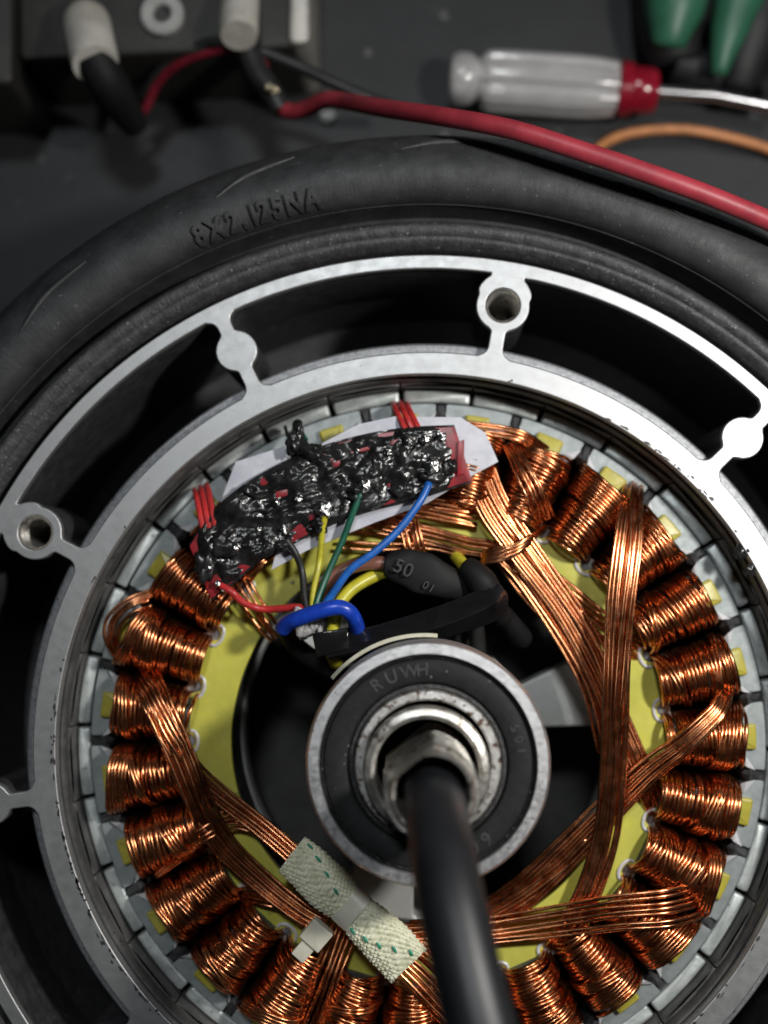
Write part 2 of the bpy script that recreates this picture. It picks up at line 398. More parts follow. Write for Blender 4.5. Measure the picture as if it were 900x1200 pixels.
# back iron ring with moulded segments
MB().lathe([(448, -26), (437.5, -26), (436, -28), (435.5, -36), (435.5, -220)], n=256).build('back_iron_ring', STEEL, wheel)
MAG0 = -1.78
for k in range(30):
    a = MAG0+12*k
    p = arc_poly(a+.14, a+11.86, 431.6, 436.5, 12, 1.2)
    MB().prism(p, -200, -44+random.uniform(-1.5, 1.5), 1.5).build('back_iron_segment', STEEL, wheel)
for k in range(30):
    a = MAG0+12*k+random.uniform(-.12, .12); dr = random.uniform(-.8, .8)
    p = arc_poly(a+.38, a+11.62, 414.5+dr, 430.0+dr, 12, 4.0)
    MB().prism(p, -200, -68+random.uniform(-2, 2), 3.2).build('magnet', MAG, wheel)
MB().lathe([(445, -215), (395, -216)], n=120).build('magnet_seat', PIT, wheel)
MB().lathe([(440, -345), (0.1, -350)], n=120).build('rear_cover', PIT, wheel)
# tyre
prof = catmull([(590, -90), (589, -50), (591, -22), (596, -8), (601, -2), (606, -3), (610, 1), (618, 2), (624, -6), (628, -22), (632, -32), (637, -30), (641, -8), (644, 12),
                (650, 24), (660, 30), (672, 33), (688, 31), (704, 22), (722, 4), (738, -24), (751, -62), (759, -110), (762, -170), (760, -240), (748, -310), (722, -370), (680, -415), (640, -428), (600, -420), (575, -380)], 110)
MB().lathe(prof, n=300).build('tyre', RUB, wheel)
bp = catmull([(587.5, -60), (589.5, -18), (594.5, -5), (600, 0.5), (603, 1.5), (604.5, .2), (607, 2.5), (612, 5), (619, 4.5), (624.5, -4), (627, -14)], 40)
mb = MB(); mb.lathe(bp, n=520)
V = mb.v[0]
for i in range(len(V)):
    p = Vector(V[i]*.06); q = Vector((math.atan2(V[i][1], V[i][0])*55, V[i][2]*.05, 0))
    V[i][2] += .9*mnoise.noise(p*1.5)+.7*mnoise.noise(q*3)
mb.build('tyre_bead', BEAD, wheel)
for (r, z_) in ((642.5, 6.5),):
    MB().tube([pol(a, r, z_) for a in np.linspace(0, 359, 360)], .9, 5, closed=True).build('tyre_ridge', RUB, wheel)
def tyre_z(r): 
    i = np.argmin(np.abs(prof[:, 0]-r)+(prof[:, 1] < -60)*999); 
    j = np.where((prof[:, 1] > -80) & (prof[:, 0] > 640))[0]
    return np.interp(r, prof[j, 0], prof[j, 1])
# raised lettering
pc = P(237, 274, 30); a_8 = math.degrees(math.atan2(pc[1], pc[0])); pc2 = P(367, 233, 30); a_A = math.degrees(math.atan2(pc2[1], pc2[0]))
r_l = math.hypot(*pc[:2])
size = 30.; xs = 0
def tfn(scale, a0, rl):
    def fn(x, y, z_):
        a = math.radians(a0)-x*scale*.93/rl; r = rl+(y-size*.36)
        return (r*math.cos(a), r*math.sin(a), tyre_z(r)+2.3+z_)
    return fn
text_parts('8X2.125NA', tfn(1.0, a_8+.9, r_l), size, 1.6, .9, RUB, wheel, 'raised_letter', adv=None, fat=.45)
# swooping relief ribs on the shoulder
for (p0, p1, p2) in (((256, 238), (290, 210), (345, 184)), ((470, 178), (520, 166), (580, 170)), ((690, 222), (740, 225), (800, 262)), ((30, 395), (60, 350), (105, 310)), ((640, 190), (700, 205), (770, 245))):
    pts = []
    for q in catmull(PL([(*p0, 10), (*p1, 10), (*p2, 10)]), 24):
        r = math.hypot(q[0], q[1]); pts.append((q[0], q[1], tyre_z(r)+.2))
    rr = 3.4*np.sin(np.linspace(.12, math.pi-.12, 24))**.6
    MB().tube(pts, rr, 8).build('tyre_relief_rib', RUB, wheel)
# tar blobs on the drum lip
for (x, y, s_) in ((868, 648, 6), (880, 668, 5), (830, 575, 3)):
    MB().blob(P(x, y, -4), s_, (1, 1.5, .6), 8, .3, x).build('tar_blob', GLUE, wheel)
# chipped black paint and dirt along the inner lip of the face ring
mb = MB()
for k in range(120):
    a = rng.choice([rng.normal(200, 22), rng.normal(48, 10), rng.normal(322, 16), rng.uniform(0, 360)], p=[.5, .2, .15, .15]); rr = 439.5+abs(rng.normal(0, 2.2))
    er, et = pol(a, 1), pol(a+90, 1); w_, h_ = rng.uniform(1.2, 5), rng.uniform(.6, 1.8)
    pts = [er*(rr+h_*math.sin(t)*rng.uniform(.5, 1.4))+et*w_*math.cos(t)*rng.uniform(.5, 1.4) for t in np.linspace(0, 2*math.pi, 9, endpoint=False)]
    mb.prism([p[:2] for p in pts], .05, .5)
mb.build('paint_chips', PAINT, wheel, smooth=False, kind='stuff')
# ------------------------------------------------------------------ stator
ZL = -62.; PH = .69; PITCH = 360/27
stator = thing('motor_stator', 'ring of twenty-seven copper coils on a laminated core with yellow insulation, inside the wheel', 'motor stator', (0, 0, -345))
out = []
for k in range(27):
    a = PH+PITCH*k
    for (da, r) in ((-6.667, 300), (-3.6, 300), (-3.0, 372), (-3.7, 380), (-4.5, 387), (-5.4, 395), (-5.75, 400), (-5.75, 411), (-5.2, 412), (-2.5, 412), (0, 412), (2.5, 412), (5.2, 412), (5.75, 411), (5.75, 400), (5.4, 395), (4.5, 387), (3.7, 380), (3.0, 372), (3.6, 300)):
        q = pol(a+da, r); out.append(q[:2])
curve_plate('lamination_core', [out, circle(250, 160)], ZL, 120, .8, LAM, stator)
# yellow insulation end sheet
out = []
for t in np.linspace(0, 360, 27*16, endpoint=False):
    ph = ((t-PH)/PITCH) % 1; d = abs(ph-.5)*2      # 0 at the slot, 1 at the tooth
    r = 300-19*math.exp(-(d/.30)**4); out.append(pol(t, r)[:2])
curve_plate('insulation_sheet', [out, circle(237, 200)], ZL+12, 11.5, 1.5, EPOXY, stator)
for k in range(27):
    a = PH+PITCH*k+random.uniform(-.25, .25)
    ro = 399.5+random.uniform(-1.5, 1.5); hw = 2.35+random.uniform(-.15, .15)
    p = arc_poly(a-hw, a+hw, 355, ro, 6, 5)
    MB().prism(p, ZL+.3, ZL+8, 3).build('tooth_insulator_tab', EPTAB, stator)
    # slot liner: U of paper at the inner end of the slot
    b = PH+PITCH*(k+.5)
    er, et = pol(b, 1), pol(b+90, 1)
    path = []
    for t in np.linspace(-100, 100, 20):
        tt = math.radians(t); path.append(er*(285-8*max(math.cos(tt), -.6))+et*13*math.sin(tt)*1.0+np.array([0, 0, ZL+8]))
    MB().sweep(path, [(-1.8, -8), (1.8, -8), (1.8, 6.5), (0, 7.4), (-1.8, 6.5)]).build('slot_liner', LINER, stator)
    MB().prism(np.array([(er*(285-7*max(math.cos(math.radians(t)), -.6))+et*12*math.sin(math.radians(t)))[:2] for t in np.linspace(-90, 240, 16)]), ZL-2, ZL+9.5, 2).build('slot_filler', FILL, stator)
    # outer end of the slot: dark wedge and pale flaps
    mb = MB()
    q = [er*410+et*4, er*410-et*4, er*402-et*5, er*394-et*15, er*385+et*0, er*394+et*15, er*402+et*5]
    top = [np.array([v[0], v[1], ZL+random.uniform(-4, 2)]) for v in q]; mid = er*392+np.array([0, 0, ZL+9+random.uniform(-2, 2)])
    bot = [np.array([v[0], v[1], ZL-30]) for v in q]
    n = len(q); mb.add(top+[mid]+bot, [(i, (i+1) % n, n) for i in range(n)]+[(i, n+1+i, n+1+(i+1) % n, (i+1) % n) for i in range(n)])
    mb.build('slot_wedge', WEDGE, stator, smooth=False)
    for sg in (-1, 1):
        j = random.uniform(-2, 2)
        A = er*(399+j)+et*sg*6+np.array([0, 0, ZL+4]); B = er*(386+j)+et*sg*(21+j)+np.array([0, 0, ZL+6]); C_ = er*376+et*sg*(17)+np.array([0, 0, ZL-2]); D_ = er*388+et*sg*9+np.array([0, 0, ZL+8])
        mb = MB(); up = np.array([0, 0, 1.2]); mb.add([A, B, C_, D_, A-up, B-up, C_-up, D_-up], [(0, 1, 2, 3), (7, 6, 5, 4), (0, 4, 5, 1), (1, 5, 6, 2), (2, 6, 7, 3), (3, 7, 4, 0)])
        mb.build('paper_flap', LINER, stator, smooth=False)
# coils
def coil_pt(k, rho, ph, lift=0., tw=0.):
    """point on the arch of coil k: radial place rho, arch angle ph (deg), lift above the base surface"""
    a = PH+PITCH*k; f = (rho-281)/(382-281)
    wdt = 24.2+9.0*f
    h = 33+11*math.sin(math.pi*min(1, max(0, f))**.9)
    c, s_ = math.cos(math.radians(ph)), math.sin(math.radians(ph))
    u = (wdt+lift)*math.copysign(abs(c)**.85, c); zz = (h+lift)*math.copysign(abs(s_)**.9, s_)
    er, et = pol(a, 1), pol(a+90, 1)
    return er*rho+et*u+np.array([0, 0, ZL+4+zz])
WR = 2.35
PHS = np.linspace(-28, 208, 20)
for k in range(27):
    mb = MB(); rg = random.Random(100+k)
    skew0 = rg.uniform(-5, 5)
    for layer, (N_, lift) in enumerate(((18, 0.), (19, 3.4))):
        for i in range(N_-layer):
            base = 284+(i+.5*layer+.5)/N_*(380-284)
            if layer and rg.random() < .07: continue
            sk = skew0*(1 if layer else -.4)+rg.gauss(0, 1.1)
            j0, j1, jl = rg.gauss(0, .6), rg.gauss(0, .9), rg.uniform(-.4, .9)
            # rounded ends: outer turns sit lower and hug the tooth
            path = [coil_pt(k, min(384, max(280, base+j0+sk*math.cos(math.radians(p))+j1*math.sin(math.radians(p*2)))), p, lift+jl) for p in PHS]
            mb.tube(path, WR, 6, caps=False)
    # stray crossing turns
    for g in range(rg.choice((1, 2, 2, 3))):
        r0 = rg.uniform(292, 370); dr = rg.choice((-1, 1))*rg.uniform(14, 30); m = rg.choice((2, 3, 4, 6))
        for i in range(m):
            path = [coil_pt(k, min(390, max(283, r0+i*4.5+dr*(p-90)/180+rg.gauss(0, .3))), p, 7.0+.6*(i % 2)) for p in PHS[1:-1]]
            mb.tube(path, WR, 6, caps=False)
    mb.build('coil', COPPER, stator, smooth='all')
    # dark insulated tooth body under the winding
    a = PH+PITCH*k
    p = np.array([pol(a, 288)[:2]+pol(a+90, -19)[:2], pol(a, 377)[:2]+pol(a+90, -26)[:2], pol(a, 377)[:2]+pol(a+90, 26)[:2], pol(a, 288)[:2]+pol(a+90, 19)[:2]])
    MB().prism(p, ZL, ZL+24, 10).build('winding_core', WEDGE, stator)
# carrier spider
win = []
for a in (14, 134, 254):
    p = []
    for r, da in ((232, 0), (150, 0)):
        pass
    p = arc_poly(a+12, a+108, 128, 236, 20); p = round_poly(p, 22, 6); win.append(p)
curve_plate('stator_carrier', [circle(262, 160)]+win+[circle(80, 80)], -140, 40, 3, CARR, stator)
MB().lathe([(252, -66), (238, -68), (238, -210), (262, -212)], n=160).build('carrier_bore', PIT, stator)
MB().lathe([(124, -170), (122, -60), (118, 40), (100, 44)], n=120).build('bearing_post', PIT, stator)
# ------------------------------------------------------------------ lead bundles
def bundle(pts, n, width, mtl=COPLT, name='lead_bundle', seed=0, height=1.0, r=WR, flare0=1., flare1=1.):
    rg = random.Random(seed); c = catmull(PL(pts), 46)
    T = np.gradient(c, axis=0); T /= np.linalg.norm(T, axis=1)[:, None]
    Sd = np.cross(T, [0, 0, 1.]); Sd /= np.linalg.norm(Sd, axis=1)[:, None]
    mb = MB(); t = np.linspace(0, 1, len(c)); fl = flare0*(1-t)**2+flare1*t**2+2*t*(1-t)
    n = max(2, int(math.ceil(n*.8)))
    for i in range(n):
        o0 = (i/(max(1, n-1))-.5)*width; ph = rg.uniform(0, 6.28); am = rg.uniform(.3, 1.4); ph2 = rg.uniform(0, 6.28)
        off = o0*fl+am*np.sin(t*rg.uniform(3, 7)+ph)
        up = 1.4*height*np.sin(t*rg.uniform(2, 5)+ph2)+height*2.2*(i % 2)
        mb.tube(c+Sd*off[:, None]+np.array([0, 0, 1.])*up[:, None], r, 6)
    return mb.build(name, mtl, stator, smooth='all')
BZ = -40
bundle([(742, 572, -62), (740, 590, -25), (736, 622, -4), (727, 700, 6), (723, 790, -2), (720, 870, -18), (711, 970, -28), (690, 1040, -30), (662, 1095, -32), (652, 1112, -50)], 9, 32, seed=1, flare0=.7, flare1=.8)
bundle([(748, 568, -62), (746, 588, -22), (745, 640, 2), (735, 720, 8), (727, 820, -4), (722, 880, -20), (700, 1010, -30), (668, 1085, -32), (658, 1108, -50)], 4, 14, seed=21)
bundle([(552, 548, -24), (575, 600, -22), (612, 650, -26), (660, 712, -34), (698, 780, -38), (726, 845, -38), (752, 905, -38), (772, 950, -52)], 8, 30, seed=2, flare0=.8, flare1=.8)
bundle([(570, 540, -24), (590, 590, -22), (640, 665, -28), (690, 740, -36), (715, 800, -38), (735, 880, -40), (765, 945, -52)], 5, 14, seed=3)
bundle([(398, 612, -36), (440, 614, -36), (500, 627, -34), (548, 640, -36), (590, 652, -40), (640, 715, -44), (690, 800, -46), (712, 880, -46)], 6, 20, seed=4)
bundle([(398, 639, -38), (440, 641, -38), (500, 640, -38), (540, 648, -40)], 2, 7, seed=5)
bundle([(470, 590, -44), (480, 615, -30), (486, 640, -28), (490, 655, -40)], 6, 22, seed=6)
bundle([(595, 650, -44), (640, 678, -40), (690, 718, -40), (732, 752, -42), (752, 765, -54)], 6, 26, seed=7, flare1=.8)
# loop tied round the long bundle
for i in range(7):
    o_ = i*4.0
    c = PL([(640-o_*.3, 615+o_*.4, -46), (622-o_*.2, 628+o_*.5, -20), (598, 640+o_*.55, -14+i % 2*1.5), (578-o_*.3, 642+o_*.75, -18), (566-o_*.1, 650+o_*.4, -30), (570, 658+o_*.2, -46)])
    MB().tube(catmull(c, 30), WR, 6).build('binding_turn', COPLT, stator, smooth='all')
bundle([(858, 806, -60), (850, 816, -22), (838, 836, -8), (800, 872, -8), (760, 902, -26), (710, 950, -36), (660, 1000, -40), (612, 1045, -42), (560, 1080, -44), (500, 1100, -44), (440, 1098, -44), (400, 1080, -44)], 11, 46, COPPER, seed=8, flare0=.3, flare1=.7)
bundle([(826, 1042, -62), (812, 1056, -24), (780, 1064, -4), (730, 1068, -8), (680, 1075, -22), (620, 1084, -32), (560, 1092, -36), (480, 1100, -38), (430, 1090, -38)], 8, 38, seed=9, flare1=.5, flare0=1.1)
bundle([(690, 985, -42), (640, 1028, -42), (590, 1062, -42), (530, 1085, -43), (480, 1088, -44)], 6, 18, COPPER, seed=10)
bundle([(160, 790, -62), (166, 800, -26), (178, 822, -4), (202, 868, -2), (228, 905, -18), (262, 935, -28), (305, 968, -30), (348, 1005, -24), (372, 1030, -20)], 7, 20, seed=11, flare0=1.2)
bundle([(172, 790, -62), (177, 801, -24), (190, 835, -2), (214, 890, -8), (234, 940, -18), (262, 990, -26), (305, 1032, -28), (350, 1068, -24), (380, 1085, -22)], 9, 30, seed=12, flare0=.9, flare1=.7)
bundle([(184, 1026, -46), (208, 1003, -26), (240, 974, -22), (275, 960, -36), (310, 972, -38), (345, 1000, -36)], 6, 22, seed=13, flare0=.4)
bundle([(284, 1046, -50), (310, 1052, -38), (345, 1062, -38), (380, 1082, -36)], 5, 17, COPPER, seed=14)
bundle([(405, 1085, -36), (396, 1110, -30), (380, 1150, -22), (362, 1200, -30)], 7, 30, COPPER, seed=15)
bundle([(455, 1120, -14), (485, 1148, -12), (515, 1180, -14), (560, 1225, -20)], 6, 22, seed=16)
bundle([(470, 1108, -20), (500, 1128, -24), (540, 1170, -30), (560, 1210, -40)], 5, 14, COPPER, seed=17)
bundle([(178, 695, -44), (152, 705, -36), (131, 725, -36), (128, 748, -38), (141, 772, -52)], 3, 9, seed=18)
bundle([(176, 706, -46), (155, 714, -40), (139, 732, -40), (136, 752, -42), (143, 775, -54)], 2, 6, seed=19)
bundle([(275, 672, -34), (292, 700, -30), (310, 728, -32), (325, 748, -36)], 5, 24, seed=20, flare1=.6)
bundle([(520, 497, -30), (570, 503, -24), (610, 512, -24), (640, 530, -44)], 5, 12, seed=22)
bundle([(596, 520, -30), (612, 548, -8), (628, 580, -6), (640, 610, -34)], 6, 22, seed=23, flare0=.6)
bundle([(430, 590, -34), (480, 592, -30), (530, 600, -32), (560, 606, -40)], 7, 24, COPPER, seed=24)
bundle([(575, 640, -46), (610, 690, -48), (660, 750, -50), (700, 830, -52), (715, 900, -54)], 3, 10, COPPER, seed=25)
# ------------------------------------------------------------------ bearing on the axle
bc = P(501.5, 895, 150)[:2]
brg = thing('ball_bearing', 'sealed ball bearing with worn steel races and black rubber shield around the axle', 'bearing', (bc[0], bc[1], 60))
RB = 128.7
MB().lathe([(RB-1, 70), (RB, 74), (RB, 149), (RB-3, 153.5), (RB-13.5, 154), (RB-14.5, 152), (RB-14.5, 140)], bc, 200).build('outer_race', BSTEEL, brg)
MB().lathe([(RB-14.6, 149), (RB-16, 145), (RB-18.5, 145), (RB-20, 150.5), (RB-22, 151.5), (88, 151.5), (85.5, 150), (84.5, 145), (80, 144)], bc, 200).build('seal', SEAL, brg)
MB().lathe([(RB-14.5, 146), (RB-17, 149.2), (RB-19.5, 146)], bc, 200).build('seal_grease_line', GREASE, brg)
MB().lathe([(85, 144), (82.5, 147.5), (79, 148), (77.4, 144)], bc, 200).build('inner_grease_line', GREASE, brg)
MB().lathe([(77.6, 140), (77.4, 151), (75.5, 153.5), (68.5, 154), (66.5, 152), (66, 140)], bc, 200).build('inner_race', RUST, brg)
def bfn(a0, rl, sz, flip=False):
    def fn(x, y, z_):
        a = math.radians(a0)-x/rl; r = rl+(y-sz*.36)
        return (bc[0]+r*math.cos(a), bc[1]+r*math.sin(a), 152.0+z_*.7)
    return fn
EMB = plastic('embossed_seal_mark', (.06, .06, .062), .35)
text_parts('RUWH', bfn(127, 99, 19), 19, .5, .25, EMB, brg, 'embossed_letter', adv=17)
text_parts('S01', bfn(24, 99, 13), 13, .5, .2, EMB, brg, 'embossed_letter', adv=12)
text_parts('60', bfn(-49, 99, 20), 20, .5, .25, EMB, brg, 'embossed_letter', adv=16)
MB().lathe([(RB+1.5, 100), (RB+5, 101), (RB+5.5, 108), (RB+1.5, 112)], (bc[0]-3, bc[1]+1), 60, closed=True, a0=84, a1=140).build('cream_gasket_ring', CREAM, stator)
# axle
ax = thing('hollow_axle', 'worn hollow steel axle with threads and spacer, standing out of the bearing centre', 'axle', (bc[0], bc[1], 60))
sc = P(500, 904, 170)[:2]
MB().lathe([(66, 130), (66, 166), (64, 170), (58, 172), (54, 170), (53, 164), (53, 110)], sc, 128).build('spacer_sleeve', AXLE, ax)
c0 = P(502, 908, 150)[:2]; c1 = P(507, 931, 236)[:2]
prof_ax = [(45, 95)]; zz = 150
prof_ax += [(45.5, 148)]
while zz < 222: prof_ax += [(43.4, zz), (43.0, zz+1), (47.8, zz+3.6), (47.6, zz+4.6)]; zz += 7.2
prof_ax += [(44, 226), (43, 232), (40, 236.5), (37.5, 236), (36, 230), (35, 200), (35, 120)]
mb = MB(); mb.lathe(prof_ax, (0, 0), 128); V = mb.v[0]
flat = math.radians(128); nf = np.array([math.cos(flat), math.sin(flat)])
for i in range(len(V)):
    t = (V[i, 2]-150)/86; d = V[i, :2]@nf
    if d > 34: V[i, :2] -= nf*(d-34)*.9
    V[i, :2] += c0+(c1-c0)*t
mb.build('threaded_tube', AXLE, ax)
# main cable
mb = MB(); mb.tube(catmull([P(506, 915, 110), P(508, 928, 190), P(511, 950, 250), P(517, 990, 300), P(527, 1045, 338), P(541, 1110, 364), P(561, 1195, 388), P(590, 1300, 408), P(625, 1420, 415), P(650, 1600, 400)], 60), 30.5, 32)
tag(mb.build('motor_cable', CABLE, smooth='all', loc=P(508, 930, 200)), 'thick smooth black cable rising out of the hollow axle towards the bottom edge', 'cable')
# ------------------------------------------------------------------ hall sensor board
board = thing('sensor_board', 'curved red sensor circuit board smeared with glossy black sealant, lying over the upper left coils', 'circuit board', P(390, 580, -14))
outer = catmull(np.array([(222, 640), (246, 605), (280, 575), (325, 548), (375, 526), (430, 511), (480, 503), (533, 500)], float), 60)
inner = catmull(np.array([(247, 702), (275, 680), (305, 655), (345, 634), (390, 612), (435, 596), (490, 582), (553, 563)], float), 60)
def grid_surface(nu, nv, fz, ext=0.):
    V = []; f = []
    for i in range(nu):
        u = i/(nu-1)*59; a = int(min(58, u)); t = u-a
        o = outer[a]*(1-t)+outer[a+1]*t; n_ = inner[a]*(1-t)+inner[a+1]*t
        for j in range(nv):
            v = j/(nv-1); v2 = -ext+(1+2*ext)*v
            p = o*(1-v2)+n_*v2; V.append(P(p[0], p[1], fz(i/(nu-1), v, p)))
    for i in range(nu-1):
        for j in range(nv-1):
            A = i*nv+j; f.append((A, A+1, A+nv+1, A+nv))
    return V, f
pl = np.vstack([outer, inner[::-1]]); plw = np.array([P(x, y, 0)[:2] for x, y in pl])
BZT = 4.
def slab(px_poly, z0, z1, name, mtl, par, bev=.6):
    w_ = np.array([P(x, y, z1)[:2] for x, y in px_poly]); return MB().prism(w_, z0, z1, bev).build(name, mtl, par)
slab(pl, BZT-8, BZT, 'board_plate', PCB, board)
def fb(x, y, s, o=0): return mnoise.noise(Vector((x*s, y*s, o)))
def gz(u, v, p):
    x, y = p
    e = min(v, 1-v)*2; eu = min(u*14, (1-u)*9, 1)
    xr = x*.87-y*.5; yr = x*.5+y*.87
    h = 3.5+6*fb(x, y, .03, 1)+5*fb(xr, yr*.5, .06, 2)+5*abs(fb(xr*.5, yr, .085, 3))+1.2*fb(xr*.6, yr, .2, 9)
    h += 3.5*math.exp(-((v-.45)/.3)**2)
    h *= min(1, e*5+.15)
    if eu < 1: h = h*eu-3*(1-eu)
    return BZT-1.2+h
V, f = grid_surface(330, 90, gz, .035)
mb = MB(); mb.add(V, f); mb.build('sealant', GLUE, board, smooth='all')
slab([(322, 560), (440, 520), (441, 524), (324, 564)], BZT, BZT+2, 'printed_trace', PCB, board, .3)
# sealant strands and lumps
for i, (x, y, s_, q) in enumerate(((345, 520, 9, (1, 1.4, .8)), (365, 530, 10, (1.3, 1, .7)), (350, 508, 6, (.8, 1.8, .8)), (300, 575, 10, (1.5, .9, .6)), (262, 640, 13, (1.2, 1.3, .5)), (240, 665, 12, (1, 1.4, .5)),
      (375, 615, 8, (1.2, 1.3, .7)), (330, 640, 7, (1.4, 1, .7)), (420, 578, 9, (1.3, 1, .7)), (527, 548, 8, (1.1, 1.2, .5)), (470, 575, 9, (1.6, .8, .6)), (440, 545, 9, (1, 1.6, .6)), (505, 558, 10, (1.5, 1, .6)), (397, 640, 5, (.7, 2, .8)), (376, 640, 3.4, (.8, 3.2, .8)))):
    if i > 12: continue
    MB().blob(P(x, y, BZT+4), s_, q, 12, .35, i).build('sealant_lump', GLUE, board, smooth='all')
MB().tube(catmull(PL([(349, 497, -30), (350, 510, -8), (356, 525, 6), (370, 535, 10)]), 20), np.linspace(7, 9, 20), 10).build('sealant_strand', GLUE, board)
for i, (x, y, s_) in enumerate(((427, 571, 8), (507, 546, 8.5), (480, 517, 5.5), (498, 515, 5.5), (519, 512, 5), (378, 596, 10), (368, 562, 3), (455, 530, 5), (334, 620, 5.5), (278, 640, 5), (245, 665, 5.5), (303, 622, 4), (262, 690, 3.5), (325, 590, 4), (255, 684, 3.5), (350, 585, 4.5))):
    MB().blob(P(x, y, BZT+9), s_, (1, 1.1, .7), 10, .25, i+40).build('solder_joint', SOLD, board)
for (x, y, w_, h_) in ((318, 565, 26, 9), (330, 580, 14, 8), (462, 522, 10, 10), (395, 545, 12, 7), (368, 605, 12, 10), (492, 528, 7, 9), (540, 538, 8, 40), (450, 545, 9, 12)):
    c = np.array([(x-w_/2, y-h_/2), (x+w_/2, y-h_/2-3), (x+w_/2, y+h_/2-3), (x-w_/2, y+h_/2)])
    slab(c, BZT, BZT+3.6+(.01*x % .5), 'board_pad', PCB, board, .8)
# tiny red legs in sleeves that reach down into the slots
for (pts) in ([(463+i*8, 478+abs(i-1)*1.0, -40+3*(i % 2)) for i in range(3)], [(230+i*7, 580-i*3, -36) for i in range(3)]):
    for (x, y, z_) in pts:
        dx = 12 if x > 400 else 8; dy = 24 if x > 400 else 42
        MB().tube(catmull(PL([(x-2, y-6, z_-26), (x, y, z_+14), (x+dx*.5, y+dy*.5, z_+36), (x+dx, y+dy, 2)]), 16), 3.7, 8).build('red_sleeved_leg', WRED, board)
MB().tube(PL([(350, 502, -20), (358, 516, 2)]), 3.6, 8).build('green_sleeved_leg', WGRN, board)
MB().tube(catmull(PL([(334, 500, -44), (338, 512, -20), (348, 530, 5)]), 12), 2.2, 8).build('black_sleeved_leg', WBLK, board)
# backing paper
pap = thing('backing_paper', 'pale grey adhesive paper pad under the sensor board, its cut ends sticking out', 'paper pad', P(400, 580, -20))
def slab2(px_poly, z0, z1, name, mtl, par, bev=.4): return slab(px_poly, z0, z1, name, mtl, par, bev)
slab2([(276, 541), (333, 523), (338, 545), (300, 585), (254, 600)], -10, -8, 'paper_end', PAPER, pap)
slab2([(378, 519), (420, 497), (462, 488), (540, 489), (569, 507), (584, 541), (556, 556), (500, 590), (440, 612), (360, 645), (318, 668), (330, 620)], -8, -5.5, 'paper_pad', PAPER, pap)
# ------------------------------------------------------------------ signal wires
def wire(name, pts, r, mtl, label, cat='wire', n=44, group=None, seg=12):
    group = group or {'signal_wire': 'thin signal wires of the sensor board', 'phase_wire': 'thick motor phase wires', 'lead_wire': 'thin leads at the terminal box'}.get(name)
    c = catmull(PL(pts), n); mb = MB(); mb.tube(c, r, seg)
    o = mb.build(name, mtl, smooth='all', loc=c[0])
    return tag(o, label, cat, group)
def solder_end(pt, parent, r=6): pass
wire('signal_wire', [(258, 686, 10), (272, 694, 14), (285, 706, 6), (310, 714, -5), (352, 712, 10), (366, 722, 20)], 4.4, WRED, 'thin red wire from the lower left tip of the sensor board')
wire('signal_wire', [(335, 632, 8), (346, 648, 6), (354, 670, 0), (357, 700, 10), (362, 722, 18)], 4.2, WBLK, 'thin black wire running down from the sensor board beside the yellow one')
wire('signal_wire', [(381, 602, 12), (377, 630, 6), (374, 660, 2), (367, 695, 12), (366, 718, 20)], 3.8, WYEL, 'thin yellow wire between the thin black and thin green wires')
wire('signal_wire', [(423, 578, 10), (414, 600, 10), (402, 632, 8), (386, 668, 10), (373, 700, 16), (368, 718, 22)], 4.0, WGRN, 'thin dark green wire dropping from a solder joint on the board')
wire('signal_wire', [(503, 566, 10), (492, 588, 16), (468, 620, 20), (440, 646, 24), (410, 668, 24), (391, 694, 22), (378, 712, 20), (370, 722, 16)], 4.6, WBLU, 'long thin blue wire from the right end of the sensor board')
wire('phase_wire', [(330, 738, 20), (338, 730, 30), (352, 724, 40), (378, 715, 46), (398, 712, 46), (411, 719, 40), (418, 734, 20), (420, 752, -10)], 9.2, WBL2, 'thick glossy royal blue wire bent across the other wires', n=50, seg=18)
wire('phase_wire', [(394, 778, -20), (388, 762, 0), (390, 740, 16), (396, 712, 14), (408, 694, 6), (428, 680, -4), (458, 668, -16), (500, 660, -40)], 7.8, WYEL, 'thick yellow wire passing under the thick blue wire', n=50, seg=18)
wire('phase_wire', [(372, 714, 0), (378, 690, 2), (398, 671, 4), (430, 660, 2), (468, 662, 0)], 8.4, WBRN, 'thick brown wire running into the printed heat shrink', n=50, seg=18)
# silicone lump
mb = MB()
for i in range(9): mb.blob(P(352+rng.uniform(0, 40), 716+rng.uniform(0, 26), 8+rng.uniform(-6, 6)), rng.uniform(6, 11), (1, 1, .8), 10, .3, i)
tag(mb.build('silicone_lump', SILI, smooth='all', loc=P(365, 730, 0)), 'crumbly whitish silicone lump where the coloured wires meet', 'sealant')
# heat shrinks
hs = thing('heat_shrink_sleeve', 'flattened black heat shrink with faint grey print over the brown wire end', 'heat shrink', P(500, 675, 0), 'black heat shrink sleeves above the bearing')
path = catmull([P(452, 662, 4), P(470, 664, 8), P(486, 668, 10), P(505, 675, 10), P(525, 683, 6), P(545, 690, -4), P(556, 692, -20)], 40)
T = np.gradient(path, axis=0); T /= np.linalg.norm(T, axis=1)[:, None]
W_ = np.interp(np.linspace(0, 1, 40), [0, .06, .2, .36, .42, .8, 1], [13, 17, 22, 25, 24, 15, 11]); H_ = np.interp(np.linspace(0, 1, 40), [0, .25, .6, 1], [10, 6, 8, 9])
V = []; f = []; n = 28
for i in range(40):
    sd = np.cross(T[i], [0, 0, 1]); sd /= np.linalg.norm(sd); up = np.cross(sd, T[i])
    for j in range(n):
        a = 2*math.pi*j/n; wob = 1+.09*mnoise.noise(Vector((i*.15, math.cos(a)*1.2, math.sin(a)*1.2)))
        V.append(path[i]+(sd*W_[i]*math.cos(a)+up*H_[i]*math.sin(a))*wob)
